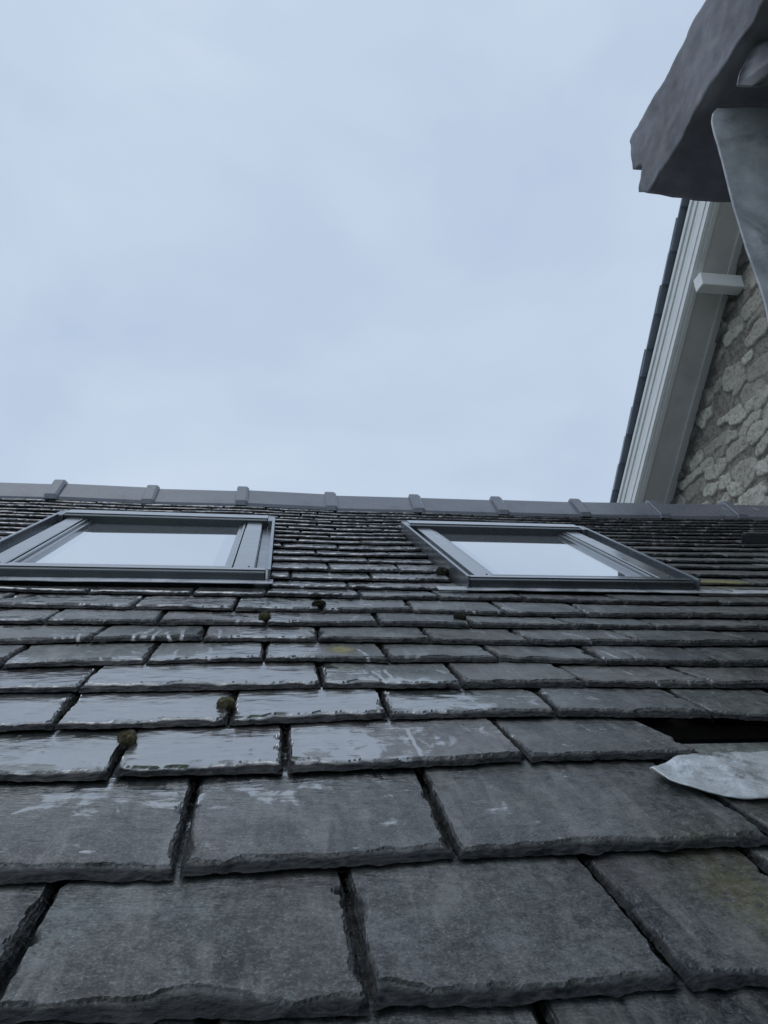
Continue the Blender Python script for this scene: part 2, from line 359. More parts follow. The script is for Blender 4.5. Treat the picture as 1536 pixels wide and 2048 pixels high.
# where water lies (patches), where trickles and lichen are: (s, t, radius s, radius t, amount)
def blob(px, py, rs, rt, a): s, t = S(px, py); return (s, t, rs, rt, a)
WET = [blob(507, 1270, .022, .05, .8), blob(566, 1268, .03, .05, .8), blob(590, 1302, .05, .045, .7), blob(505, 1302, .025, .045, .5), blob(533, 1268, .015, .04, -.6), blob(625, 1268, .03, .05, -.6), blob(680, 1302, .05, .05, -.7), blob(470, 1235, .04, .03, .4), blob(575, 1232, .03, .03, .5), blob(540, 1300, .13, .10, .75), blob(430, 1350, .26, .07, .62), blob(560, 1405, .34, .08, .62), blob(150, 1415, .3, .09, .45), blob(400, 1500, .17, .1, .62),
       blob(860, 1400, .055, .07, .5), blob(680, 1500, .1, .09, .3), blob(560, 1255, .1, .07, .55), blob(480, 1215, .25, .06, .3), blob(60, 1500, .2, .1, .3), blob(250, 1180, .7, .05, .4),
       blob(150, 1600, .2, .05, .1), blob(360, 1265, .17, .12, -.55), blob(150, 1310, .2, .05, -.25), blob(800, 1270, .3, .17, -.3), blob(800, 1345, .1, .05, -.35), blob(300, 1900, .5, .2, -.1), blob(1400, 1250, .8, .5, -.1),
       blob(700, 1120, .5, .5, .12), blob(100, 1340, .15, .05, .25)]
STR = [blob(370, 1270, .3, .16, 1), blob(760, 1345, .12, .08, .9), blob(1250, 1320, .22, .25, .9), blob(850, 1480, .12, .1, .6), blob(700, 1150, .5, .15, .5), blob(1100, 1230, .6, .12, .55)]
LIC = [blob(682, 1303, .022, .03, 1.3), blob(1438, 1166, .075, .035, 2.2), blob(1510, 1800, .06, .1, .25), blob(690, 1340, .03, .02, .3)]
def field(bl, s, t): 
    r_ = 0*s
    for a, b, c, d, e_ in bl: r_ = r_+e_*np.exp(-((s-a)/c)**2-((t-b)/d)**2)
    return r_
TRK = [((355, 1295), (345, 1318)), ((422, 1292), (418, 1316)), ((286, 1260), (272, 1268), (266, 1277)), ((322, 1257), (312, 1267), (304, 1277)), ((340, 1260), (330, 1267), (340, 1276)), ((368, 1258), (359, 1277)),
       ((441, 1253), (440, 1273)), ((172, 1256), (158, 1268), (154, 1284)), ((716, 1293), (728, 1305), (741, 1318)), ((743, 1334), (757, 1348), (771, 1363)), ((768, 1334), (780, 1350), (793, 1363)), ((815, 1450), (832, 1488), (843, 1514)),
       ((925, 1381), (945, 1398), (968, 1419)), ((1140, 1263), (1165, 1273), (1182, 1282)), ((1205, 1298), (1222, 1309), (1241, 1317)), ((1250, 1336), (1275, 1348), (1300, 1355), (1319, 1365)), ((1330, 1212), (1370, 1225), (1391, 1233)),
       ((600, 1165), (608, 1172)), ((560, 1140), (566, 1148)), ((640, 1142), (648, 1150)), ((935, 1212), (950, 1222))]
TRK = [[S(*q, .01) for q in pl_] for pl_ in TRK]
def trickle(s, t):
    r_ = 0*s; s = s+.004*fbm(s*25, t*55, 5, 2)
    for pl_ in TRK:
        for (a, b), (c, d) in zip(pl_[:-1], pl_[1:]):
            L2 = (c-a)**2+(d-b)**2; k = np.clip(((s-a)*(c-a)+(t-b)*(d-b))/L2, 0, 1)
            dd = np.hypot(s-a-k*(c-a), t-b-k*(d-b)); r_ = np.maximum(r_, np.clip(1.25-dd/.0042, 0, 1))
    return r_
def wetness(s, t):
    base = np.interp(s, [-1.5, -.1, .15, .45, .9, 3], [.5, .47, .42, .31, .24, .24])
    return np.clip(base*np.interp(t, [.5, .8, 1.1], [.42, .68, 1.])+np.interp(t, [1.8, 2.1, 4], [0, .22, .25])*np.interp(s, [.3, 1.4], [1, .3])+field(WET, s, t), 0, 1.1)

TINTS = [(.052, .058, .052), (.060, .047, .045), (.068, .067, .064), (.056, .057, .056), (.076, .074, .069), (.068, .058, .056), (.060, .066, .056), (.080, .073, .066), (.050, .050, .050)]
def make_slate(sl, sr, tail, gf, T, seed, lod, lift, length=2.15, tint=None, i_row=0):
    """sl, sr: (s at tail, s at head) of each side; tail(s) -> t; gf: gauge; lod: grid step in metres"""
    r_ = random.Random(seed); w = sr[0]-sl[0]
    na = max(6, int(w/lod)); side = .012
    a = np.unique(np.concatenate([np.linspace(0, w, na), np.linspace(0, side, 7 if lod < .006 else 3), np.linspace(w-side, w, 7 if lod < .006 else 3)]))
    g = gf; ef = .034
    nb0 = 20 if lod < .004 else (15 if lod < .008 else 12)
    b = np.unique(np.concatenate([np.linspace(0, ef, nb0), np.linspace(ef, g*1.08, max(4, int((g-ef)/(lod*1.3)))), [g*1.4, g*length]]))
    A, B = np.meshgrid(a, b)
    fr = A/w
    z0 = seed % 997
    # broken outline
    wob = .0052*fbm(A*9, 0*A+z0*.37, z0, 3)+.0026*noise(A*55, 0*A+z0*.11, z0+3)+.0008*noise(A*160, 0*A, z0+4)
    sk = r_.uniform(-.004, .004)*(fr-.5)*2
    wl_ = .0022*fbm(B*14, 0*B+.3, z0+11, 3)+.0012*noise(B*90, 0*B, z0+12)
    wr_ = .0022*fbm(B*14, 0*B+.8, z0+13, 3)+.0012*noise(B*90, 0*B, z0+14)
    # chamfer widths
    ct = .006+.019*np.abs(noise(A*11, A*0+.5, z0+21))+.009*np.abs(noise(A*27, 0*A+.5, z0+22))+.0018*noise(A*75, 0*A, z0+23)
    ct = np.maximum(.004, ct)*(1 if lod < .005 else .5)*(.8 if i_row > 6 else 1)
    cl = .005+.006*np.clip(fbm(B*22, 0*B, z0+31, 2), 0, 1)+.018*np.clip(noise(B*42, 0*B+3, z0+32)-.35, 0, 1)
    cr_ = .005+.006*np.clip(fbm(B*22, 0*B, z0+33, 2), 0, 1)+.018*np.clip(noise(B*42, 0*B+3, z0+34)-.35, 0, 1)
    if lod > .005: cl = cl*.35; cr_ = cr_*.35
    xt = B/ct; xl = A/cl; xr = (w-A)/cr_
    c1 = r_.uniform(.0, .014); c2 = r_.uniform(.0, .014)
    xc = np.minimum((A+B*1.1-c1)/.012, (w-A+B*1.1-c2)/.012)
    x = np.minimum(np.minimum(xt, xc), np.minimum(xl, xr))
    x = np.clip(x+.14*fbm(A*60, B*90, z0+41, 2)*(x < 1.15), 0, 1)
    # layers of the stone show as small terraces
    k = 2.6; q = x*k+1.5*fbm(A*19+B*30, B*40, z0+43, 3)
    ter = np.clip((np.floor(q)+np.clip((q-np.floor(q))*2.6, 0, 1))/k, 0, 1)
    y = np.where(x >= 1, 1, .78*(.35*x+.65*np.minimum(ter, 1)*np.clip(x*4, 0, 1))+.02)
    top = T*(.10+.90*y)
    surf = .0020*fbm(A*6, B*9, z0+51, 3)+.0005*fbm(A*40, B*75, z0+52, 2)+.0007*np.maximum(0, fbm(A*18, B*26, z0+53, 2))
    hn = top+surf*np.clip(x, 0, 1)+.0009*noise(A*130, B*160, z0+54)*(1-x)+.0022*(.5-np.abs(noise(A*34+B*25, B*60, z0+55)))*np.clip(4*x*(1-x), 0, 1)
    warp = lift*(1+.5*(fr-.5)*r_.uniform(-1, 1))
    hn = hn+warp*(1-B/g)-.0130*B/g
    hn = np.where(B > g*1.1, -.0145*B/g+.0015, hn)
    s = (sl[0]+(sl[1]-sl[0])*B/g+wl_*np.clip(1-A/.05, 0, 1))*(1-fr)+(sr[0]+(sr[1]-sr[0])*B/g+wr_*np.clip(1-(w-A)/.05, 0, 1))*fr
    t = tail(sl[0]+A)+B*1.0+(wob+sk)*np.clip(1-B/.06, 0, 1)
    nu, nv = len(a), len(b)
    Fs = grid(nu, nv)
    Sx, Tx, Hx, Ex = [s.ravel()], [t.ravel()], [hn.ravel()], [(1-x).ravel()]
    n = nu*nv
    def skirt(idx, dh, ds, dt, base=None):
        nonlocal n, Fs
        idx = np.array(idx); m_ = len(idx); src = base if base is not None else idx
        Sx.append(s.ravel()[idx]+ds); Tx.append(t.ravel()[idx]+dt); Hx.append(dh if np.ndim(dh) else np.full(m_, dh)); Ex.append(np.ones(m_))
        for i in range(m_-1): Fs.append((int(src[i]), int(n+i), int(n+i+1), int(src[i+1])))
        r0 = np.arange(n, n+m_); n += m_; return r0
    fi = list(range(nu)); wf = warp.ravel()[fi]
    b1 = skirt(fi, wf+.0004+.0006*np.random.RandomState(z0).rand(nu), 0, .0015)
    skirt(fi, wf-.001, 0, .03, b1)
    li = [j*nu for j in range(nv)][::-1]; ri = [j*nu+nu-1 for j in range(nv)]
    for ix, sg_ in ((li, .002), (ri, -.002)):
        bb = B.ravel()[ix]; hh = warp.ravel()[ix]*(1-bb/g)-.013*bb/g+.0006
        hh = np.minimum(hh, hn.ravel()[ix]-.0005)
        skirt(ix, hh, sg_, 0)
    s_, t_, h_, e_ = map(np.concatenate, (Sx, Tx, Hx, Ex))
    tint = tint or r_.choice(TINTS if i_row > 2 else [(.046, .052, .050), (.058, .060, .058), (.050, .053, .055)]); tint = np.array(tint)*(.92, 1.0, 1.02); kk = r_.uniform(.62, 1.2)*(.82 if i_row < 3 else 1)
    at = dict(pc=np.stack([s_, t_, np.full(len(s_), seed*.731 % 50)], 1), gl=np.stack([s_, t_, 0*s_], 1), tint=np.tile(np.array(tint)*kk, (len(s_), 1)),
              wet=wetness(s_, t_), edge=e_, lichen=np.clip(field(LIC, s_, t_), 0, 1), streak=np.clip(field(STR, s_, t_), 0, 1), trickle=trickle(s_, t_))
    return roofw(s_, t_, h_), Fs, at

def vis_area(sl, sr, tail, g):
    fr = np.linspace(0, 1, 9)[None, :]; bb = np.linspace(0, 1, 7)[:, None]
    s = (sl[0]*(1-fr)+sr[0]*fr)*(1-bb)+(sl[1]*(1-fr)+sr[1]*fr)*bb
    t = tail(s)+bb*g; x, y, z = proj(roofw(s, t, 0*t+.01))
    inn = ((x > 0) & (x < 1536) & (y > 0) & (y < 2048)).mean()
    P4 = [(x[0, 0], y[0, 0]), (x[0, -1], y[0, -1]), (x[-1, -1], y[-1, -1]), (x[-1, 0], y[-1, 0])]
    ar = abs(sum(P4[i][0]*P4[(i+1) % 4][1]-P4[(i+1) % 4][0]*P4[i][1] for i in range(4)))/2
    return ar*inn
specs = []
def tailf(st):
    xs_, ys_ = [p[0] for p in st], [p[1] for p in st]
    return lambda s: np.interp(s, xs_, ys_)
VOID_HEAD = S(1450, 1487)[1]
for i, (st, js, traced) in enumerate(rows):
    tf = tailf(st); tn = tailf(rows[i+1][0]) if i+1 < len(rows) else (lambda s, tf=tf: tf(s)+.1)
    for k in range(len(js)-1):
        L, R_ = js[k], js[k+1]
        segs = [(L, R_)]
        mt = float(tf((L[0]+R_[0])/2)); 
        for (w0, w1, wt0, wt1, k0, k1) in WIN:                              # leave the openings of the roof windows
            if mt < wt0-.045 or mt > wt1-.02: continue
            tw_ = min(1, max(0, (wt1-mt)/(wt1-wt0))); w0 += k0*tw_; w1 += k1*tw_
            new = []
            for a, b_ in segs:
                if b_[0] <= w0+.004 or a[0] >= w1-.004: new.append((a, b_)); continue
                if a[0] < w0-.03: new.append((a, (w0+.002, w0+.002)))
                if b_[0] > w1+.03: new.append(((w1-.002, w1-.002), b_))
            segs = new
        for a, b_ in segs:
            if b_[0] > RIGHT: b_ = (RIGHT, RIGHT)
            if b_[0]-a[0] < .02: continue
            if i == 3 and a[0] > S(1400, 1517)[0]-.03 and a[0] < 1.25: continue     # the missing slates
            mid = (a[0]+b_[0])/2; g = float(tn(mid)-tf(mid)); g = max(g, .06)
            gp = .0006 if i > 10 else (.002 if i > 3 else .0032)
            a2 = (a[0]+gp, a[1]+gp); b2 = (b_[0]-gp, b_[1]-gp)
            ln = 2.15
            if i == 2 and a[0] > .6 and a[0] < 1.2: ln = (VOID_HEAD-float(tf(mid)))/g
            specs.append([vis_area(a2, b2, tf, g), i, k, a2, b2, tf, g, ln])
order = sorted(range(len(specs)), key=lambda q: -specs[q][0])
top = set(order[:100]); rest = []
for q, (ar, i, k, a2, b2, tf, g, ln) in enumerate(specs):
    r_ = random.Random(q*7+3)
    lod = .0026 if i < 3 else (.0038 if i < 10 else .0095)
    if ar < 1: lod = .03
    T = r_.uniform(.0105, .0135)-(.0015 if i > 10 else 0)
    lift = r_.uniform(.0005, .002) if i > 4 else r_.uniform(.0015, .0035)
    tint = None
    if i == 1 and k and abs((a2[0]+b2[0])/2-1.0) < .2: tint = (.056, .044, .042)
    if i == 2 and a2[0] > .6: tint = (.12, .122, .105)
    V, F, at = make_slate(a2, b2, tf, g, T, 100+q*13, lod, lift, ln, tint, i)
    if q in top: 
        lab = None
        o = obj('slate', V, F, M['slate'], house, False, at)
    else: rest.append((V, F, at))
Vr, Fr = join([(v, f) for v, f, a in rest])
atr = {k: np.concatenate([a[k] for v, f, a in rest]) for k in rest[0][2]}
o = obj('slate_courses', Vr, Fr, M['slate'], house, False, atr); tagp(o, 'overlapping courses of small thin slates near the ridge', kind='stuff')

# under the slates: felt on boards, battens
V, F = rb(-2.5, RIGHT, .16, 3.72, -.14, -.085, 0, 0, .001); obj('roof_deck', V, F, M['felt'], house)
bt = []
for tt in (S(1450, 1452)[1], S(1450, 1452)[1]-.13, S(1450, 1452)[1]+.14): bt.append(rb(-2.5, RIGHT, -.018, .018, -.084, -.058, 0, tt, .001))
for k in range(24): bt.append(rb(-2.5, RIGHT, -.018, .018, -.084, -.062, 0, 1.5+k*.095, .001))
V, F = join(bt); obj('roof_battens', V, F, M['batten'], house)

# back slope, walls, gutter
ridge_t = 3.72; yr = ridge_t*cp+HC*sp; zr = CZ+ridge_t*sp-HC*cp
pl = []
for k in range(30):
    d0, d1 = k*.14, k*.14+.16
    a = np.array([(yr+.02+d0*cp, zr+.0-d0*sp), (yr+.02+d1*cp, zr-d1*sp+.012), (yr+.02+d1*cp, zr-d1*sp), (yr+.02+d0*cp, zr-d0*sp-.03)])
    pl.append(prism(a, -2.5, RIGHT))
V, F = join(pl)
n_ = len(V); at = dict(pc=V*1.0, gl=V*1.0, tint=np.tile((.075, .08, .085), (n_, 1)), wet=np.full(n_, .3), edge=np.zeros(n_), lichen=np.zeros(n_), streak=np.zeros(n_), trickle=np.zeros(n_))
obj('rear_roof_slope', V, F, M['slate'], house, False, at)
ye, ze = .16*cp+HC*sp, CZ+.16*sp-HC*cp
V, F = join([box(-2.45, RIGHT, ye+.22, ye+.6, 0, ze-.02, .01), box(-2.45, -2.1, ye+.6, yr*2-ye-.3, 0, ze-.02, .01), box(-2.1, RIGHT, yr*2-ye-.7, yr*2-ye-.3, 0, ze-.02, .01),
             prism([(ye+.3, ze-.02), (yr*2-ye-.4, ze-.02), (yr, zr-.2)], -2.44, -2.12)])
obj('wall', V, F, M['mortar'], house)
ang = np.linspace(math.pi, 2*math.pi, 13); ro, ri_ = .055, .051
poly = [(ye-.045+ro*math.cos(a), ze-.05+ro*math.sin(a)) for a in ang]+[(ye-.045+ri_*math.cos(a), ze-.05+ri_*math.sin(a)) for a in ang[::-1]]
V, F = prism(poly, -2.5, RIGHT-.02); obj('gutter', V, F, M['black'], house)

# ridge tiles
DS = .878*HC; S0 = -2.161*HC; RT = 3.665
def ridge_tile(k):
    s0 = S0+DS*k+.006; s1 = S0+DS*(k+1)-.004
    def prof(sc, s, thick=.014, dz=0.0):
        w = .155; an = math.radians(49)
        base = roofw(s, RT, .012)
        y0, z0 = base[1], base[2]
        o_ = sc
        yt, zt = y0+w*math.cos(an), z0+w*math.sin(an)
        out = [(y0-o_*math.sin(an)*1.0, z0-.004), (y0-o_*math.sin(an), z0+thick+o_*.4), (yt-o_*math.sin(an)*.9, zt+o_*math.cos(an)+thick*.8), (yt+.004, zt+thick+o_*1.1), (yt+.026, zt+thick+o_*1.1), (yt+.036+o_*math.sin(an), zt+thick*.6+o_*.5),
               (yt+.03+w*math.cos(an), zt-w*math.sin(an)+.005), (yt+.03+w*math.cos(an)-.015, zt-w*math.sin(an)), (yt+.018, zt-.004), (y0+.012, z0-.004)]
        return out
    def swp(segs):
        V = []; F = []; n = len(segs[0][1])
        for x, pr in segs: V += [(x, a, b) for a, b in pr]
        for q in range(len(segs)-1):
            for i in range(n): j = (i+1) % n; F.append((q*n+i, (q+1)*n+i, (q+1)*n+j, q*n+j))
        F.append(tuple(range(n))); F.append(tuple((len(segs)-1)*n+i for i in range(n))[::-1])
        return np.array(V), F
    lp = random.Random(k).uniform(-.004, .004)
    def sh(pr, d): return [(a, b+d) for a, b in pr]
    xs_ = np.linspace(s0, s1, 6)
    body = swp([(x, sh(prof(0, x), lp)) for x in xs_])
    V, F = body; o_ = obj('ridge_tile', V, F, M['ridge'], house)
    c0, c1 = s0-.030, s0+.030
    segs = [(c0, sh(prof(.012, s0), lp)), (c0+.004, sh(prof(.019, s0), lp)), (c1-.012, sh(prof(.019, s0), lp)), (c1, sh(prof(.010, s0), lp))]
    V, F = swp(segs); obj('collar', V, F, M['ridge'], o_)
    return o_
tiles = [ridge_tile(k) for k in range(-3, 10)]
for px, py, dx in ((1438, 1022, .02), (1514, 1027, .03)):
    s_, _ = S(px, py+16)
    base = roofw(s_, RT, .012); an = math.radians(49)
    kx = [0, dx*.5, dx]
    V = []; 
    for q, x in enumerate(kx):
        for dd in (0, .006):
            l = .085-q*.012+dd
            V.append((s_+x, base[1]+l*math.cos(an)-.014*math.sin(an), base[2]+l*math.sin(an)+.014+.0045))
    ti = tiles[min(12, max(0, int((s_-S0)/DS)+3))]
    obj('bird_dropping', V, [(0, 2, 3, 1), (2, 4, 5, 3)], M['dropping'], ti)

# roof windows
def roof_window(s0, s1, t0, t1, k0, k1, side_label):
    W = s1-s0; L = t1-t0; win = None
    def mapw(V):
        tb = np.clip(1-V[:, 1]/L, 0, 1.1); return roofw(V[:, 0]+s0+(k0+(k1-k0)*V[:, 0]/W)*tb, V[:, 1]+t0, V[:, 2])
    def mk(name, boxes, mat, parent, bev=.0018):
        parts = []
        for bx_ in boxes:
            V, F = box(*bx_, bev); parts.append((mapw(V), F))
        V, F = join(parts); return obj(name, V, F, mat, parent)
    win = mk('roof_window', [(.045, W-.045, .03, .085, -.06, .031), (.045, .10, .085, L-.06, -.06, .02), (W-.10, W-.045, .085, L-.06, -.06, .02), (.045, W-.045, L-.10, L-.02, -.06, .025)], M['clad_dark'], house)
    win['label'] = side_label
    # outer flashing: upstands both sides and their gutters
    for a0, a1, g0, g1 in ((0, .005, .006, .044), (W-.005, W, W-.044, W-.006)):
        mk('side_flashing', [(a0, a1, .0, L-.05, -.01, .048), (g0, g1, .01, L-.05, -.01, .014), (min(a0, a1)-.003, max(a0, a1)+.003, .0, L-.05, .0485, .0515)], M['clad_mid'], win, .0012)
    # cover strips in two lengths
    for a0, a1 in ((.046, .108), (W-.108, W-.046)):
        mk('cover_strip', [(a0, a1, .055, L*.74, .018, .038)], M['clad'], win, .003)
        mk('cover_strip', [(a0+.001, a1-.001, L*.74+.002, L-.105, .018, .0375)], M['clad'], win, .003)
        sc = mk('screw', [((a0+a1)/2+.012, (a0+a1)/2+.017, .085, .090, .037, .0395)], M['black'], win, .0006)
    # sash rails
    mk('sash', [(.112, .121, .085, L-.10, .0, .034), (.1215, .137, .092, L-.10, .0, .026), (W-.121, W-.112, .085, L-.10, .0, .034), (W-.137, W-.1215, .092, L-.10, .0, .026),
                (.112, W-.112, .0855, .0985, .0, .0365), (.1375, W-.1375, .099, .118, .0, .022), (.137, W-.137, L-.1215, L-.1195, .0, .020)], M['clad'], win, .002)
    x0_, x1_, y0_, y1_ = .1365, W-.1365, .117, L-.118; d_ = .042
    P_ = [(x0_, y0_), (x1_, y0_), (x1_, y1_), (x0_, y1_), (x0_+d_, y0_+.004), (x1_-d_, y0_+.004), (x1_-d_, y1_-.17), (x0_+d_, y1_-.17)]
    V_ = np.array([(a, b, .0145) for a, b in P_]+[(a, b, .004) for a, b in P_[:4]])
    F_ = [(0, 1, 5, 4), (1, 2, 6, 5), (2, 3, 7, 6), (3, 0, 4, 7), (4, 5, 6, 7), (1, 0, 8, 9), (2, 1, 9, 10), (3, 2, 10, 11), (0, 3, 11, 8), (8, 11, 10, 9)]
    po = obj('pane', mapw(V_), F_, M['glass_dim_reflect'], win); po.data.materials.append(M['glass']); po.data.polygons[4].material_index = 1
    # front cover: dark face, rounded lighter lip
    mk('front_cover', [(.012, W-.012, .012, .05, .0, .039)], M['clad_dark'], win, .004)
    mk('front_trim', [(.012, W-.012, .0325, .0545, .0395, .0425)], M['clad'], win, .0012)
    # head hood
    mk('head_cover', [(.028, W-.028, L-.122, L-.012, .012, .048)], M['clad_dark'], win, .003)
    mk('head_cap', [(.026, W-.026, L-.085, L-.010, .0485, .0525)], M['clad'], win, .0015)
    for a0, a1 in ((-.002, .026), (W-.026, W+.002)):
        mk('corner_piece', [(a0, a1, L-.13, L-.03, .0, .050)], M['clad_mid'], win, .004)
    mk('head_flashing', [(-.002, W+.002, L-.008, L+.05, .008, .020)], M['clad_dark'], win, .002)
    return win
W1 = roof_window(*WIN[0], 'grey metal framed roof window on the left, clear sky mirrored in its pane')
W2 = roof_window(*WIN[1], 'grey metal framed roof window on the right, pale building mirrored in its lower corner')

def sheet(name, fun, s0, s1, t0, t1, nu, nv, th, mat, parent, smooth=True):
    """thin bent sheet lying on the roof: fun(fs, ft) -> (s, t, hn)"""
    fs, ft = np.meshgrid(np.linspace(0, 1, nu), np.linspace(0, 1, nv)); s, t, hn = fun(fs, ft)
    A = roofw(s, t, hn).reshape(-1, 3); B = roofw(s, t, hn-th).reshape(-1, 3); n = nu*nv
    F = grid(nu, nv)+[tuple(q[::-1]) for q in grid(nu, nv, n)]
    bd = [i for i in range(nu)]+[j*nu+nu-1 for j in range(1, nv)]+[(nv-1)*nu+i for i in range(nu-2, -1, -1)]+[j*nu for j in range(nv-2, 0, -1)]
    for i in range(len(bd)): a, b = bd[i], bd[(i+1) % len(bd)]; F.append((a, n+a, n+b, b))
    return obj(name, np.concatenate([A, B]), F, mat, parent, smooth)
def apron(s0, s1, ta, tb, seed, hb=.014):
    def f(fs, ft):
        s = s0+(s1-s0)*fs; 
        return s, ta+(tb-ta)*ft+.0035*fbm(s*7, 0*s, seed)*(1-ft), hb+.0012+.0015*fbm(s*12, ft*2, seed+2)+.002*(1-ft)*np.maximum(0, noise(s*9, 0*s, seed+5))
    return f
sheet('lead_apron', apron(-.90, -.02, 2.045, 2.10, 5), 0, 1, 0, 1, 120, 8, .0022, M['lead'], house)
sheet('lead_apron', apron(.45, 2.3, 2.006, 2.05, 9, .0135), 0, 1, 0, 1, 240, 8, .0022, M['lead'], house)
# loose lead sheet over the gap at the right
bot = [S(*q, .02) for q in ((1303, 1532), (1340, 1556), (1372, 1570), (1410, 1580), (1450, 1587), (1500, 1590), (1536, 1591))]+[(1.05, .90), (1.35, .905)]
topl = [S(*q, .02) for q in ((1303, 1529), (1380, 1526), (1410, 1530), (1460, 1529), (1500, 1528), (1536, 1527))]+[(1.05, .99), (1.35, .995)]
def leadf(fs, ft):
    s = bot[0][0]+(1.35-bot[0][0])*fs
    b = np.interp(s, [p[0] for p in bot], [p[1] for p in bot])+.0035*fbm(s*26, 0*s, 17); t_ = np.interp(s, [p[0] for p in topl], [p[1] for p in topl])+.05*np.clip(fs*9, 0, 1)
    t = b+(t_-b)*ft
    return s, t, .0165+.003*fbm(s*12, t*10, 4)+.0035*fbm(s*30, t*26, 6)+.001*fbm(s*90, t*80, 7)+.002*np.sin(s*38)*np.clip(1-ft*1.3, 0, 1)-.003*ft
o = sheet('lead_sheet', leadf, 0, 1, 0, 1, 90, 24, .0025, M['leadbright'], house); o['label'] = 'loose bright lead sheet patching the gap where slates are missing'
# metal snow bracket near the right edge
bs, btt = S(1482, 1092)
V, F = join([rb(0, .30, 0, .004, .012, .052, bs, btt), rb(0, .30, .0042, .05, .012, .016, bs, btt), rb(.03, .28, .02, .045, .05, .056, bs, btt), rb(.12, .16, .03, .04, .016, .05, bs, btt)])
o = obj('metal_bracket', V, F, M['clad_dark'], house); o['label'] = 'small bent metal bracket among the slates at the right edge'
# dented corner of flashing and thin strip beside the right window
def tube(pts, r0, n=6, close=True):
    V = []; F = []; pts = np.array(pts, float)
    for i, p_ in enumerate(pts):
        d = unit(pts[min(i+1, len(pts)-1)]-pts[max(i-1, 0)]); a = unit(np.cross(d, [0.3, .2, 1])); b = np.cross(d, a)
        for k in range(n): an = 2*math.pi*k/n; V.append(p_+r0*(a*math.cos(an)+b*math.sin(an)))
    for i in range(len(pts)-1):
        for k in range(n): F.append((i*n+k, i*n+(k+1) % n, (i+1)*n+(k+1) % n, (i+1)*n+k))
    F.append(tuple(range(n))[::-1]); F.append(tuple((len(pts)-1)*n+k for k in range(n)))
    return np.array(V), F
tw = [S(*q, .02) for q in ((1388, 1162), (1391, 1170), (1402, 1176), (1425, 1179), (1448, 1178), (1466, 1181))]
V, F = tube([roofw(a, b, .02+.012*(i == 0)) for i, (a, b) in enumerate(tw)], .0017)
o = obj('wire', V, F, M['twig'], None, True); tagp(o, 'thin pale stiff wire curling from the lower corner of the right roof window', 'wire')

# ------------------------------------------------------------------ moss cushions on the slates
def moss(px, py, rad, label, mat, seed, flat=.8, off=.012):
    s, t = S(px, py, off+rad*.3); c = roofw(s, t, off); r_ = np.random.RandomState(seed)
    nrm = np.array([0, -sp, cp]); 
    bm = bmesh.new(); bmesh.ops.create_icosphere(bm, subdivisions=4, radius=1)
    V = np.array([v.co[:] for v in bm.verts]); F = [[v.index for v in f.verts] for f in bm.faces]; bm.free()
    d = 1+.40*fbm(V[:, 0]*2.2+3, V[:, 1]*2.2+V[:, 2]*2, seed)+.1*noise(V[:, 0]*7, V[:, 1]*7+V[:, 2]*6, seed)
    V = V*d[:, None]*rad*np.array([1.1, 1, flat]); P = [(V+c, F)]
    n = 900; dr = r_.normal(size=(n, 3)); dr /= np.linalg.norm(dr, axis=1)[:, None]
    base = dr*rad*np.array([1.1, 1, flat])*.97*(1+.15*fbm(dr[:, 0]*2.2+3, dr[:, 1]*2.2+dr[:, 2]*2, seed))[:, None]
    ln = rad*r_.uniform(.12, .28, n)[:, None]; tip = base+(dr+r_.normal(size=(n, 3))*.35)*ln
    sd_ = np.cross(dr, r_.normal(size=(n, 3))); sd_ /= np.linalg.norm(sd_, axis=1)[:, None]; sd_ *= rad*.035
    BV = np.stack([base-sd_, base+sd_, tip], 1).reshape(-1, 3)+c
    P.append((BV, [(3*i, 3*i+1, 3*i+2) for i in range(n)]))
    V, F = join(P); o = obj('moss_clump', V, F, mat, None, False, origin=c)
    tagp(o, label, 'moss', 'moss clumps growing in the slate joints')
moss(452, 1402, .012, 'olive brown moss clump at the joint between two wide glossy slates', M['moss'], 1)
moss(255, 1471, .0125, 'round pale olive moss clump lowest and farthest left on the roof', M['moss'], 2)
moss(530, 1229, .0125, 'green moss clump below the right corner of the left roof window', M['moss'], 3)
moss(637, 1204, .014, 'flat dark brown moss clump highest on the slates between the windows', M['mossdark'], 4, .6)
moss(921, 1230, .0125, 'dark moss clump in a slate joint just below the right roof window', M['mossdark'], 5)
moss(884, 1139, .017, 'ragged dark moss tuft against the left side of the right roof window', M['mossdark'], 6, .8)

r_ = random.Random(77); BV = []; BF = []
for i_, (st, js, traced) in enumerate(rows[1:9], 1):
    tf = tailf(st); tn = tailf(rows[i_+1][0])
    for a, b in js:
        if a < -1.1 or a > 1.6 or (i_ == 3 and a > .62): continue
        g = float(tn(a)-tf(a)); dens = r_.uniform(.25, 1)
        for q in range(int((170 if i_ < 5 else 60)*dens)):
            f = r_.random()**.8; c_ = roofw(a+(b-a)*f+r_.gauss(0, .0028), float(tf(a))+g*f, r_.uniform(-.006, .0085)-.008*f)
            d_ = unit([r_.gauss(0, 1), r_.gauss(-.3, 1), r_.gauss(.2, .8)])*r_.uniform(.002, .0065); e_ = unit(np.cross(d_, [r_.gauss(0, 1), r_.gauss(0, 1), r_.gauss(0, 1)]))*.00045
            n0 = len(BV); BV += [c_-e_, c_+e_, c_+d_*.6+e_*.8+[0, 0, .0006], c_+d_]; BF += [(n0, n0+1, n0+2), (n0, n0+2, n0+3)]
o = obj('joint_moss', BV, BF, M['mossdark'], None); tagp(o, 'thin ragged threads of dark moss lining the gaps between slates', 'moss', None, 'stuff')

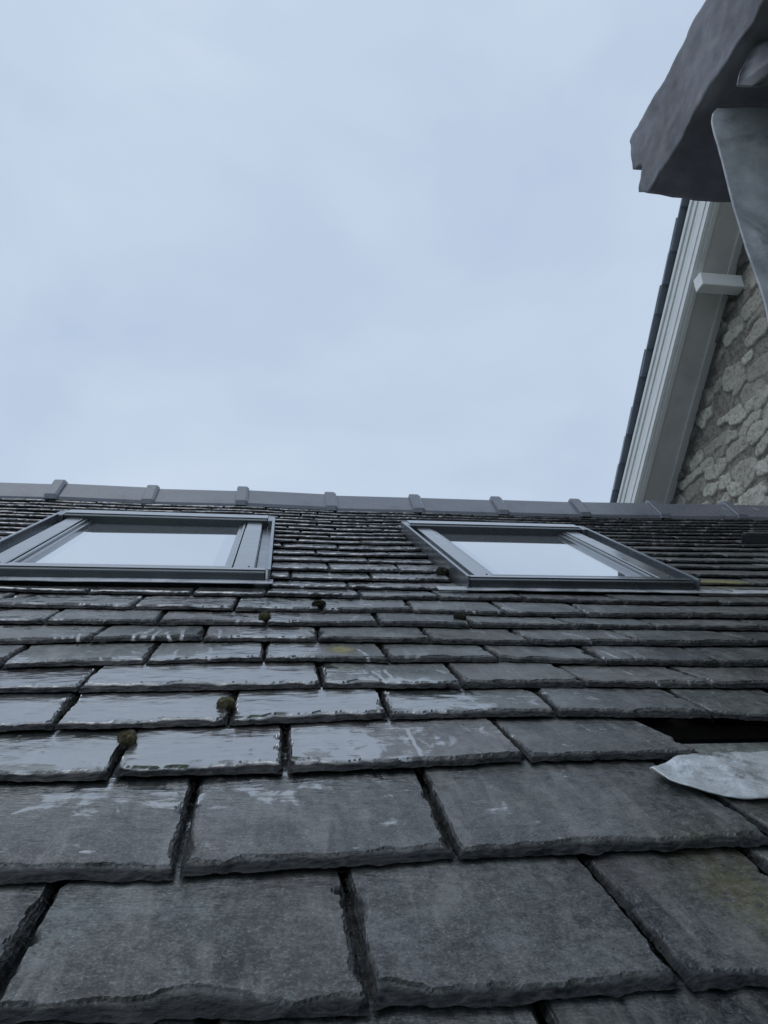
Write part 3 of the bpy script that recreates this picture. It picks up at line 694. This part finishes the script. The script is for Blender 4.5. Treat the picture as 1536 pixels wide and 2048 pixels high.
# ------------------------------------------------------------------ neighbouring house: gable with white bargeboard
XV = 2.6; XW = 2.87
pa = onplane(1368, 405, 0, XV); pb = onplane(1222, 1015, 0, XV)
vd = unit(pb-pa); wv = np.array([0, -vd[2], vd[1]]); wv = wv if wv[2] > 0 else -wv
apex_k = -(pa[1]-2.55)/abs(vd[1])                     # along vd (negative = up the verge)
K0, K1 = apex_k, 7.2
def vp(k, w, x): return pa+vd*k+wv*w+np.array([x-XV, 0, 0])
nb = empty('neighbouring_house', (4.5, 2.55, 0), 'taller grey stone house behind the ridge, white bargeboard running down its gable', 'house')
def vbox(x0, x1, k0, k1, w0, w1, bev=.002):
    V, F = box(x0, x1, k0, k1, w0, w1, bev); return pa+V[:, 1:2]*vd+V[:, 2:3]*wv+np.stack([V[:, 0]-XV, 0*V[:, 0], 0*V[:, 0]], 1), F
# bargeboard with mouldings
bar = [vbox(XV+.03, XV+.06, K0, K1, -.345, -.075), vbox(XV+.012, XV+.0298, K0, K1, -.205, -.08, .006), vbox(XV+.002, XV+.0118, K0, K1, -.165, -.085, .004), vbox(XV-.010, XV+.0018, K0, K1, -.120, -.088, .004),
       vbox(XV+.006, XV+.0298, K0, K1, -.338, -.220, .004), vbox(XV+.000, XV+.0058, K0, K1, -.275, -.226, .002), vbox(XV-.002, XV+.0058, K0, K1, -.333, -.318, .002)]
V, F = join(bar); obj('bargeboard', V, F, M['white'], nb)
V, F = join([vbox(XV+.0605, XW-.035, K0, K1, -.335, -.305), vbox(XW-.0348, XW+.02, K0, K1, -.352, -.30)]); obj('soffit', V, F, M['soffit'], nb)
# purlin end
q = onplane(1400, 574, 0, XV+.03); kk = float((q-pa)@vd)
pe = onplane(1388, 573, 0, XV-.0); 
V, F = box(XV+.002, XW+.03, pe[1]-.085, pe[1]+.0, pe[2]-.05, pe[2]+.045, .006); V[:, 2] += (V[:, 1]-pe[1])*-.87*0
obj('purlin_end', V, F, M['white'], nb)
# verge slates: each slate tail steps out a little
vs_ = []; k = K0; vr = random.Random(4); 
while k < K1:
    ln = vr.uniform(.17, .24); th = .012; dx = vr.uniform(-.004, .004)
    V, F = box(XV-.03+dx, XV+1.2, 0, ln*1.9, 0, th, .002)
    tilt = -.05
    kk_ = k+V[:, 1]; ww = -.095+.055+(V[:, 2])+V[:, 1]*tilt*-1*-1+.028+vr.uniform(-.003, .003)
    vs_.append((pa+kk_[:, None]*vd+(ww)[:, None]*wv+np.stack([V[:, 0]-XV, 0*V[:, 0], 0*V[:, 0]], 1), F)); k += ln
V, F = join(vs_)
# mirror the tilt so tails (lower ends) sit on top of the next slate
n_ = len(V); at = dict(pc=V*1.0, gl=V*1.0, tint=np.tile((.2, .22, .26), (n_, 1)), wet=np.full(n_, .2), edge=np.full(n_, .1), lichen=np.zeros(n_), streak=np.zeros(n_), trickle=np.zeros(n_))
o = obj('verge_slates', V, F, M['verge'], nb)
V, F = join([vbox(XV+.005, XV+6, K0, K1, -.094, -.060, .003)]); obj('roof', V, F, M['felt'], nb)
# front slope of that roof (outside the picture)
ap = pa+vd*K0; vd2 = np.array([0, -vd[1], vd[2]]); wv2 = np.array([0, -wv[1], wv[2]])
def v2box(x0, x1, k0, k1, w0, w1):
    V, F = box(x0, x1, k0, k1, w0, w1, .002); return ap+V[:, 1:2]*vd2+V[:, 2:3]*wv2+np.stack([V[:, 0]-XV, 0*V[:, 0], 0*V[:, 0]], 1), F
V, F = join([v2box(XV-.05, XV+6, 0, 7.2, -.09, -.02)]); obj('front_roof_slope', V, F, M['felt'], nb)
V, F = join([v2box(XV+.03, XV+.06, 0, 7.2, -.345, -.095)]); obj('front_bargeboard', V, F, M['white'], nb)
V, F = join([v2box(XV+.061, XW, 0, 7.2, -.335, -.305)]); obj('front_soffit', V, F, M['soffit'], nb)
# rubble gable wall, relief built into the mesh
yy = np.concatenate([np.linspace(-3, 2.3, 30)[:-1], np.linspace(2.3, 6.2, 520), np.linspace(6.2, 8.2, 12)[1:]])
zz = np.concatenate([np.linspace(0, CZ+1.2, 24)[:-1], np.linspace(CZ+1.2, CZ+4.35, 420), [CZ+4.5]])
Yw, Zw = np.meshgrid(yy, zz)
apz = float((pa+vd*K0)[2]); apy = float((pa+vd*K0)[1]); tanv = abs(vd[2]/vd[1])
roofz = apz-np.abs(Yw-apy)*tanv-.33/abs(vd[1])
rs = np.random.RandomState(8); cells = []
z = 0.0
while z < 5.0:                                         # courses of uneven rubble
    hgt = rs.uniform(.07, .15); y = 2.0+rs.uniform(-.2, 0)
    while y < 6.4:
        w = rs.uniform(.10, .36)*(.7+hgt*2.6)
        cells.append((y+w/2, CZ+.9+z+hgt/2+rs.uniform(-.03, .03), w/2, hgt/2*rs.uniform(.7, 1.1), rs.uniform(-.12, .12), rs.rand())); y += w
    z += hgt
cells = np.array(cells)
wy = Yw+.045*fbm(Yw*8, Zw*8, 61)+.006*noise(Yw*30, Zw*30, 62); wz = Zw+.035*fbm(Yw*8, Zw*8, 63)+.005*noise(Yw*30, Zw*30, 64)
best = np.full(Yw.shape, 9.); sid = np.zeros(Yw.shape)
for cy, cz, a_, b_, ro_, idd in cells:
    msk = (np.abs(Yw-cy) < a_+.15) & (np.abs(Zw-cz) < b_+.15)
    if not msk.any(): continue
    dy = wy[msk]-cy; dz = wz[msk]-cz-ro_*dy
    d = ((np.abs(dy)/a_)**3.4+(np.abs(dz)/b_)**3.4)**(1/3.4)
    cur = best[msk]; u_ = d < cur; cur[u_] = d[u_]; best[msk] = cur; si = sid[msk]; si[u_] = idd; sid[msk] = si
stn = np.clip((1.0-best)/.06, 0, 1)*(sid > .1)
stn = stn*stn*(3-2*stn)
dx = .015*stn*(.4+sid*.7)+.010*stn*noise(Yw*9+sid*90, Zw*9, 67)+.008*fbm(Yw*12, Zw*12, 65)+.004*fbm(Yw*38, Zw*38, 66)
Zc = np.minimum(Zw, roofz)
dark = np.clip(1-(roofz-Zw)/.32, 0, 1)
V = np.stack([XW+.02-dx, Yw, Zc], -1).reshape(-1, 3)
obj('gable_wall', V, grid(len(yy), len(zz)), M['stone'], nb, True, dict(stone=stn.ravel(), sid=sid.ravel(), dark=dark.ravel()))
V, F = prism([(-2.9, 0), (8.1, 0), (8.1, CZ-.55), (apy, apz-.5), (-2.9, CZ-.4)], XW+.06, 8.5); obj('wall', V, F, M['mortar'], nb)

# ------------------------------------------------------------------ chimney stack overhead at the right
SC = 1.3
ch = empty('chimney_stack', (1.4, .75, CZ-.2), 'dark weathered stone slab capping a stack close overhead at the upper right corner', 'chimney')
zb = CZ+.962*SC; zt = CZ+1.135*SC; x0 = .6*SC; y1 = .874*SC
ny, nx = 150, 60
def slab():
    # rough block: left side, underside, far end, top; the far lower-left corner is broken in steps
    # ring of the cross-section (x,z) swept in y, then closed with a displaced end
    P = []; F = []
    ys = np.linspace(-.35, 1, ny); ring = []
    m1, m2, m3 = 26, 40, 26
    for i in range(m1): ring.append((0, 1-i/(m1-1)))
    for i in range(1, m2): ring.append((i/(m2-1), 0))
    for i in range(1, m3): ring.append((1, i/(m3-1)))
    for i in range(1, m2-1): ring.append((1-i/(m2-1), 1))
    ring = np.array(ring); nr = len(ring)
    XL = 1.05
    Vs = []
    for j, fy in enumerate(ys):
        y = y1*fy if fy > 0 else fy
        zz_ = zb+(zt-zb)*ring[:, 1]; xx_ = x0+XL*ring[:, 0]
        # far end outline as seen: top reaches farther left, stepped notch
        endy = np.interp(ring[:, 1], [0, .08, .16, .24, .36, .42, .5, .7, .9, 1], [.985, .998, 1.012, 1.008, .985, .99, 1.022, 1.015, 1.005, .985])
        yy_ = y*np.where(fy > .8, 1+(endy-1)*(fy-.8)/.2, 1)
        xo = .011*fbm(yy_*4, zz_*5, 71)+.004*fbm(yy_*35, zz_*35, 72)+.03*np.clip(1-ring[:, 1]/.16, 0, 1)**2*0
        xo = xo-.014*np.exp(-((ring[:, 1]-1)/.5)**2)*0
        zo = .008*fbm(xx_*8, yy_*8, 73)+.004*fbm(xx_*30, yy_*30, 74)
        rnd = .018*(np.clip(1-ring[:, 1]/.12, 0, 1)*0)
        isl = ring[:, 0] < .001
        xx2 = xx_+np.where(isl, xo+.035*np.clip(ring[:, 1]-.86, 0, 1)/.14*1.0, 0); zz2 = zz_+zo
        Vs.append(np.stack([xx2, yy_, zz2], 1))
    V = np.concatenate(Vs)
    for j in range(ny-1):
        for i in range(nr): k_ = (i+1) % nr; F.append((j*nr+i, j*nr+k_, (j+1)*nr+k_, (j+1)*nr+i))
    c = len(V); V = np.concatenate([V, V[-nr:].mean(0)[None]+[[0, .015, 0]], V[:nr].mean(0)[None]])
    for i in range(nr): k_ = (i+1) % nr; F.append(((ny-1)*nr+i, (ny-1)*nr+k_, c)); F.append((k_, i, c+1))
    return V, F
V, F = slab(); obj('capping_slab', V, F, M['darkstone'], ch, True)
# mortar fillet and crumpled lead under the slab, then the lead flap hanging from it
YF = .677*SC
def onY(px, py, Y): return onplane(px, py, 1, Y)
edge = [(1436, 214), (1428, 222), (1426, 238), (1433, 270), (1446, 320), (1458, 370), (1468, 412), (1484, 465), (1503, 530), (1518, 575), (1528, 608), (1537, 650), (1545, 700), (1551, 740)]
E3 = [onY(a, b, YF) for a, b in edge]
ez = [p[2] for p in E3][::-1]; ex = [p[0] for p in E3][::-1]
nu, nv = 60, 90
fz = np.linspace(0, 1, nv)[:, None]; fx = np.linspace(0, 1, nu)[None, :]
z_ = ez[0]+(ez[-1]-ez[0])*fz+0*fx; xl = np.interp(z_, ez, ex); x_ = xl+(1.62-xl)*fx**1.5
ztop = z_+(x_-xl)*.11*fz**3
yv_ = YF+.003*np.sin(x_*19+z_*7)+.006*fbm(x_*6, z_*5, 81)+.0015*fbm(x_*22, z_*18, 82)-.03*(1-fz)**2*0
A = np.stack([x_, yv_, ztop], -1).reshape(-1, 3); B = A+[0, .004, 0]; n = nu*nv
F = grid(nu, nv)+[tuple(q[::-1]) for q in grid(nu, nv, n)]
bd = [i for i in range(nu)]+[j*nu+nu-1 for j in range(1, nv)]+[(nv-1)*nu+i for i in range(nu-2, -1, -1)]+[j*nu for j in range(nv-2, 0, -1)]
for i in range(len(bd)): a, b = bd[i], bd[(i+1) % len(bd)]; F.append((a, n+a, n+b, b))
o = obj('lead_flashing', np.concatenate([A, B]), F, M['lead'], ch, True); o['label'] = 'dull grey lead sheet hanging in front of the slab'
# second folded piece of lead above it
edge2 = [(1545, 48), (1505, 95), (1488, 130), (1478, 165), (1500, 178), (1545, 168)]
YG = YF-.10
c3 = onY(1560, 110, YG)
V = []; nseg = 10
pts = [onY(a, b, YG) for a, b in edge2]
fin = []
for i in range(len(pts)-1):
    for q in range(8): fin.append(pts[i]*(1-q/8)+pts[i+1]*q/8)
fin.append(pts[-1]); fin = np.array(fin); nf = len(fin)
for layer in range(10):
    k = layer/9; ringp = fin*(1-k)+np.array([onY(1640, 105, YG)])*k; ringp = ringp.copy()
    ringp[:, 1] += -.05*math.sin(k*math.pi/2)+.02*fbm(ringp[:, 0]*16, ringp[:, 2]*16, 91)+.006*noise(ringp[:, 0]*50, ringp[:, 2]*50, 92)
    V.append(ringp)
V = np.concatenate(V); F = grid(nf, 10); Bk = V+[0, .004, 0]; n = len(V)
F2 = F+[tuple(q[::-1]) for q in grid(nf, 10, n)]+[(i, i+1, n+i+1, n+i) for i in range(nf-1)]
obj('lead_fold', np.concatenate([V, Bk]), F2, M['darkstone'], ch, True)
# stack body, out of the picture to the right, standing on the roof
V, F = box(1.12, 1.80, .30, 1.08, CZ-1.0, zb-.004, .012)
obj('stack_body', V, F, M['darkstone'], ch)
